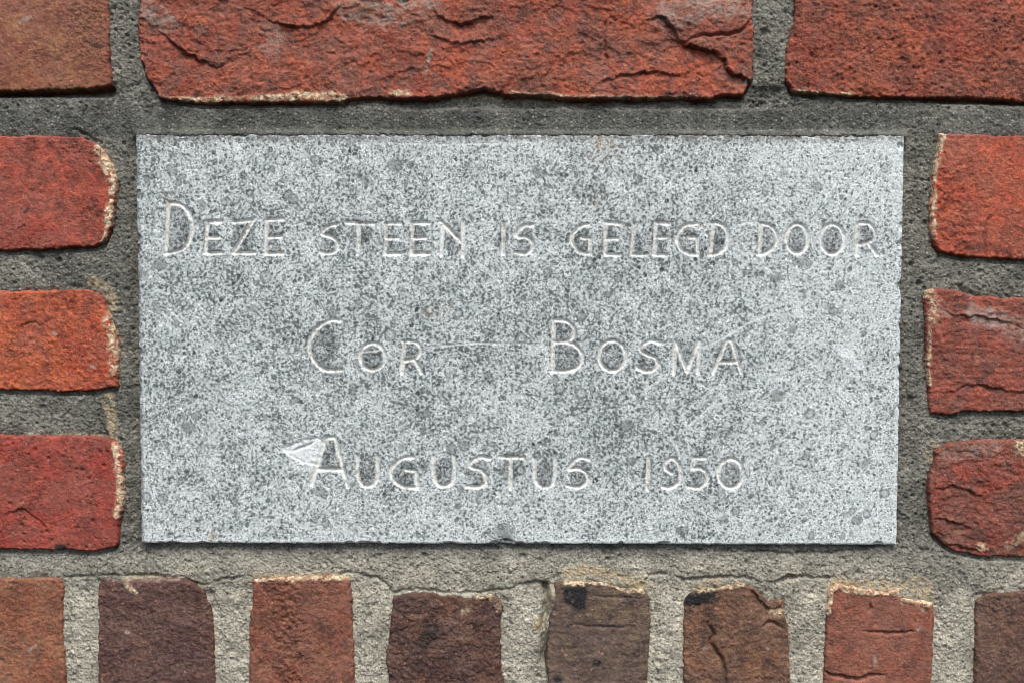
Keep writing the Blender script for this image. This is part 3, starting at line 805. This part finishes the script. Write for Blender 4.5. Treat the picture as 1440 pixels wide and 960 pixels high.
rs = np.random.RandomState(4)
for li, strokes in enumerate(LETTERS):
    sets = []
    for st in strokes:
        if isinstance(st, tuple) and st[0] == 'raw':
            sets.append(spline(st[1]))
        else:
            sets.append(spline(st))
    allp = np.vstack(sets)
    sl = window(allp, 14)
    x, y = gx[sl], gy[sl]
    d = np.full(x.shape, 1e9)
    for sp in sets:
        for c0 in range(0, len(sp), 60):
            ch = sp[c0:c0 + 60]
            dd = np.sqrt((x[..., None] - ch[:, 0]) ** 2 + (y[..., None] - ch[:, 1]) ** 2).min(-1)
            d = np.minimum(d, dd)
    hw = 3.5 + 0.9 * fbm(x, y, 18, 2, 600 + li)
    d = d + 0.35 * fbm(x, y, 4.0, 2, 640)
    g = np.clip(1 - d / hw, 0, 1)
    h[sl] -= 4.2 * np.minimum(g, 0.9) * (0.9 + 0.25 * fbm(x, y, 9, 2, 650))
    at['cut'][sl] = np.maximum(at['cut'][sl], sstep(0.02, 0.28, g))
    letter_id[sl] = np.where(g > 0.02, li, letter_id[sl])
    # dark contrast halo inside each letter, painted into the stone colour
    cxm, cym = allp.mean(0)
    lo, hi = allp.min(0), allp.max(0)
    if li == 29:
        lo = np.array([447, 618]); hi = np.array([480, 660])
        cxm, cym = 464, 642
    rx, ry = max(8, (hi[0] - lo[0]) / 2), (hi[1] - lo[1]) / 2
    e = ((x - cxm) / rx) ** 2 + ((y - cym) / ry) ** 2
    at['counter_halo'][sl] = np.maximum(at['counter_halo'][sl], 1.0 * (1 - sstep(0.7, 1.2, e)) * (0.7 + 0.5 * fbm(x, y, 14, 2, 660)))

# fossils: round crinoid sections and shell bits, some with a dark rim
n_f = 420
for i in range(n_f):
    cx, cy = rs.uniform(200, 1258), rs.uniform(196, 756)
    r = 2.6 + 6.5 * rs.rand() ** 3.0
    ar, ta = 1 + 0.9 * rs.rand() ** 2, rs.rand() * math.pi
    sl = window([(cx, cy)], r * 2 + 4)
    x, y = gx[sl] - cx, gy[sl] - cy
    xr, yr = x * math.cos(ta) + y * math.sin(ta), (-x * math.sin(ta) + y * math.cos(ta)) * ar
    d = np.hypot(xr, yr) + 0.16 * r * fbm(gx[sl], gy[sl], r * 1.2, 2, 700 + i)
    a = 0.5 + 0.4 * rs.rand()
    at['fossil'][sl] = np.maximum(at['fossil'][sl], a * (1 - sstep(r * .8, r * 1.05, d)))
    if rs.rand() < 0.6:
        at['rim'][sl] = np.maximum(at['rim'][sl], 0.75 * np.exp(-((d - r) / 0.9) ** 2))
    if rs.rand() < 0.3:
        at['scratch'][sl] = np.maximum(at['scratch'][sl], 0.8 * np.exp(-((d - r * 0.35) / 0.8) ** 2) * (r > 4))
for cx, cy, r in ((265, 600, 9), (277, 584, 7), (1131, 371, 10), (881, 598, 9), (1092, 556, 9), (709, 745, 12), (556, 233, 10), (760, 245, 8), (470, 520, 11), (225, 373, 9), (1090, 390, 8), (888, 648, 6), (450, 690, 8), (1180, 400, 6)):
    sl = window([(cx, cy)], r * 2 + 4)
    d = np.hypot(gx[sl] - cx, (gy[sl] - cy) * 1.25) + 1.5 * fbm(gx[sl], gy[sl], 8, 2, 705)
    at['fossil'][sl] = np.maximum(at['fossil'][sl], .9 * (1 - sstep(r * .75, r, d)))
    at['rim'][sl] = np.maximum(at['rim'][sl], 0.6 * np.exp(-((d - r) / 1.1) ** 2))

# scratches: the clear ones of the photograph, then fine random ones
SCR = [([(596, 489), (630, 486), (668, 482.5), (742, 484)], 1.2, .9), ([(497, 497), (535, 492)], .9, .8), ([(1028, 320), (1040, 316), (1053, 313.5), (1068, 314)], 1.3, .9), ([(905, 548), (943, 524)], 1.0, .8),
       ([(988, 488), (1018, 475), (1056, 452), (1090, 440)], 1.1, .8), ([(929, 463), (960, 448)], 1.0, .7), ([(951, 622), (953, 632), (956, 645)], 1.4, .9), ([(942, 618), (985, 584), (1010, 560)], 1.0, .8), ([(1075, 375), (1088, 386)], 2.2, .7),
       ([(1195, 430), (1225, 405)], 1.0, .7), ([(1100, 505), (1130, 485), (1150, 470)], 1.0, .6), ([(962, 600), (1000, 578)], .9, .6), ([(1030, 620), (1058, 596), (1080, 575)], .9, .6), ([(1233, 359), (1243, 359), (1254, 354)], 1.2, .8),
       ([(585, 715), (592, 748)], 1.2, .8), ([(895, 722), (902, 745)], 1.1, .8), ([(905, 725), (915, 742)], 1.1, .7), ([(640, 715), (632, 740)], 1.0, .6), ([(470, 200), (640, 204), (760, 199)], 1.0, .6), ([(935, 265), (958, 235)], 1.1, .8), ([(1053, 280), (1055, 305)], .9, .6),
       ([(563, 270), (572, 288)], 1.2, .8), ([(520, 275), (560, 292)], .9, .6), ([(1085, 625), (1120, 600)], .9, .6)]
for i in range(150):
    x0, y0 = rs.uniform(210, 1240), rs.uniform(200, 750)
    a = rs.normal(-0.7, 0.5)
    L = 8 + 50 * rs.rand() ** 2.5
    SCR.append(([(x0, y0), (x0 + L * math.cos(a), y0 + L * math.sin(a) + rs.normal(0, 1.5))], 0.8, .25 + .4 * rs.rand()))
for pts, wd, amt in SCR:
    sl = window(pts, 6)
    d, _, pos = line_d(gx[sl], gy[sl], pts)
    m = np.exp(-(d / wd) ** 2) * amt * (0.6 + 0.4 * np.sin(np.pi * np.clip(pos, .1, .9)))
    at['scratch'][sl] = np.maximum(at['scratch'][sl], m)
    h[sl] -= 0.7 * m
# bruised flourish beside the big A, rubbed and bruised places
for pts, wd, amt in (([(440, 636), (450, 630), (436, 640)], 9, .95), ([(452, 645), (440, 680)], 3, .5), ([(402, 631), (412, 636)], 6, .9), ([(1184, 492), (1194, 498)], 8, 1.0), ([(1205, 510), (1208, 514)], 5, .7), ([(1195, 470), (1200, 480)], 12, .35), ([(290, 660), (300, 600)], 14, .3), ([(1240, 200), (1262, 230), (1266, 320)], 12, .3), ([(400, 655), (438, 658)], 5, .5)):
    sl = window(pts, wd * 2.5)
    d, _, _ = line_d(gx[sl], gy[sl], pts)
    d = d + .5 * wd * fbm(gx[sl], gy[sl], 9, 3, 720)
    m = amt * (1 - sstep(.4 * wd, 1.3 * wd, d))
    at['scratch'][sl] = np.maximum(at['scratch'][sl], m)
# solid white scrape left of the big A
fp = [(397, 630), (410, 624), (424, 617), (445, 614), (457, 616), (453, 634), (447, 655), (430, 653), (412, 646)]
sl = window(fp, 10)
fs = poly_sd(gx[sl], gy[sl], fp) + 5.0 * fbm(gx[sl], gy[sl], 12, 4, 741, .65)
ring_ = np.exp(-((fs - 2.0) / 2.2) ** 2)
blob = np.exp(-(((gx[sl] - 441) / 11) ** 2 + ((gy[sl] - 638) / 9) ** 2)) + np.exp(-(((gx[sl] - 405) / 9) ** 2 + ((gy[sl] - 632) / 6) ** 2))
m_ = sstep(-1.0, 1.5, fs) * np.clip(0.75 + 0.3 * ring_ + 0.8 * blob + 0.5 * fbm(gx[sl], gy[sl], 8, 3, 742), 0, 1.0)
at['scratch'][sl] = np.maximum(at['scratch'][sl], m_)
h[sl] -= sstep(-1.0, 3.0, fs) * (1.2 + 0.9 * fbm(gx[sl], gy[sl], 7, 3, 743)) + 0.6 * ring_
for i in range(9):                          # chisel hatching inside the flourish
    x0 = 412 + i * 2.7
    pts = [(x0, 634 - i * 0.9), (x0 + 8, 629 - i * 1.0)]
    sl = window(pts, 5)
    d, _, _ = line_d(gx[sl], gy[sl], pts)
    h[sl] -= 1.6 * np.exp(-(d / .9) ** 2)
    at['cut'][sl] = np.maximum(at['cut'][sl], .7 * np.exp(-(d / 1.6) ** 2))
at['worn'] += 0.13 * sstep(620, 760, gy) * (1 - sstep(200, 700, gx) * .5) + 0.14 * sstep(980, 1240, gx) - 0.04 + 0.06 * (1 - sstep(200, 330, gy)) * sstep(450, 600, gx)
at['worn'] += 0.25 * (1 - sstep(2, 9, edge)) * (v > 0.5)
# mortar smears and painted contrast-halo dimming along the top edge and left side
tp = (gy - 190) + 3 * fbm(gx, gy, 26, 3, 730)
at['smear_halo'] = np.maximum(at['smear_halo'], (1 - sstep(2, 15, tp)) * (0.8 + 0.2 * sstep(900, 1000, gx) * (1 - sstep(1195, 1215, gx))))
at['smear_halo'] = np.maximum(at['smear_halo'], 0.7 * (1 - sstep(2.5, 7, u * 1070 + 1.5 * fbm(gx, gy, 20, 2, 731))))
at['smear_halo'] = np.maximum(at['smear_halo'], 0.9 * np.exp(-(((gx - 712) / 22) ** 2 + ((gy - 758) / 7) ** 2)))
for x, y, r in ((240, 284, 8), (481, 520, 3), (1206, 325, 3), (392, 355, 5), (838, 286, 8), (602, 437, 7), (625, 440, 10), (524, 519, 6), (850, 205, 20), (300, 755, 10)):
    at['rust'] = np.maximum(at['rust'], 0.5 * np.exp(-(((gx - x) / r) ** 2 + ((gy - y) / r) ** 2)))

# chips along the arris
for x, y, rx_, ry_, dp in [(712, 762, 15, 5, 3)] + [(rs.uniform(205, 1255), 763.5, rs.uniform(3, 9), rs.uniform(2, 4), 3) for _ in range(16)] + [(rs.uniform(205, 1255), 190, rs.uniform(3, 9), rs.uniform(2, 5), 3) for _ in range(14)] \
        + [(rs.choice([195.5, 1266]), rs.uniform(200, 750), rs.uniform(2, 6), rs.uniform(3, 9), 3) for _ in range(20)]:
    sl = window([(x, y)] if 200 < x < 1258 and 195 < y < 755 else [(min(max(x, 205), 1255), min(max(y, 198), 754))], 24)
    e = ((gx[sl] - x) / rx_) ** 2 + ((gy[sl] - y) / ry_) ** 2 + 0.8 * fbm(gx[sl], gy[sl], 6, 3, 751)
    h[sl] -= dp * (1 - sstep(0.4, 1.2, e))
X, Z = wall_xz(gx, gy)
co = np.stack([X.ravel(), -(h * S).ravel(), Z.ravel()], -1)
idx = np.arange(nu * nv).reshape(nv, nu)
f = np.stack([idx[:-1, :-1], idx[1:, :-1], idx[1:, 1:], idx[:-1, 1:]], -1).reshape(-1, 4)
# vertex normals of the whole face, so the carved letters join it without a seam
e1, e2 = co[f[:, 2]] - co[f[:, 0]], co[f[:, 3]] - co[f[:, 1]]
fn = np.cross(e1, e2)
vn = np.zeros_like(co)
for c in range(4):
    for a in range(3):
        vn[:, a] += np.bincount(f[:, c], fn[:, a], len(co))
vn /= np.linalg.norm(vn, axis=1, keepdims=True) + 1e-20
fl = letter_id.ravel()[f].max(1)
sm = stone_material()

def subset(mask):
    ff = f[mask]
    used, inv = np.unique(ff, return_inverse=True)
    return used, inv.reshape(-1, 4)

used, ff = subset(fl < 0)
c_, n_ = co[used], vn[used]
a_ = {k: w.ravel()[used] for k, w in at.items()}
# slab sides and back
ring = np.concatenate([idx[0, :-1], idx[:-1, -1], idx[-1, :0:-1], idx[:0:-1, 0]])
lut = np.full(len(co), -1); lut[used] = np.arange(len(used))
rg = lut[ring]
nb = len(c_)
front2 = c_[rg].copy()
back = c_[rg].copy(); back[:, 1] = 0.05
m = len(rg)
c_ = np.vstack([c_, front2, back, back.mean(0)[None]])
nn = np.zeros((2 * m + 1, 3))
cen = back.mean(0)
dv = front2 - cen
side_n = np.where((np.abs(dv[:, [0]]) / 0.15 > np.abs(dv[:, [2]]) / 0.0802), np.sign(dv[:, [0]]) * np.array([[1, 0, 0]]), np.sign(dv[:, [2]]) * np.array([[0, 0, 1]]))
nn[:m] = side_n; nn[m:2 * m] = side_n; nn[-1] = (0, 1, 0)
n_ = np.vstack([n_, nn])
a_ = {k: np.concatenate([w, w[rg], w[rg] * 0, [0]]) for k, w in a_.items()}
ii = np.arange(m); jj = (ii + 1) % m
sides = np.stack([nb + jj, nb + ii, nb + m + ii, nb + m + jj], -1)[:, ::-1]
sides = sides[:, ::-1]
tris = np.stack([nb + m + jj, nb + m + ii, np.full(m, len(c_) - 1)], -1)
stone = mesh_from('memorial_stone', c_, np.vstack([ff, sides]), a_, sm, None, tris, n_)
stone['label'] = 'pale blue-grey limestone block carved with three lines of lettering, set in the bricks'
stone['category'] = 'memorial stone'
for li in range(len(LETTERS)):
    mk = fl == li
    if not mk.any():
        continue
    used, ff = subset(mk)
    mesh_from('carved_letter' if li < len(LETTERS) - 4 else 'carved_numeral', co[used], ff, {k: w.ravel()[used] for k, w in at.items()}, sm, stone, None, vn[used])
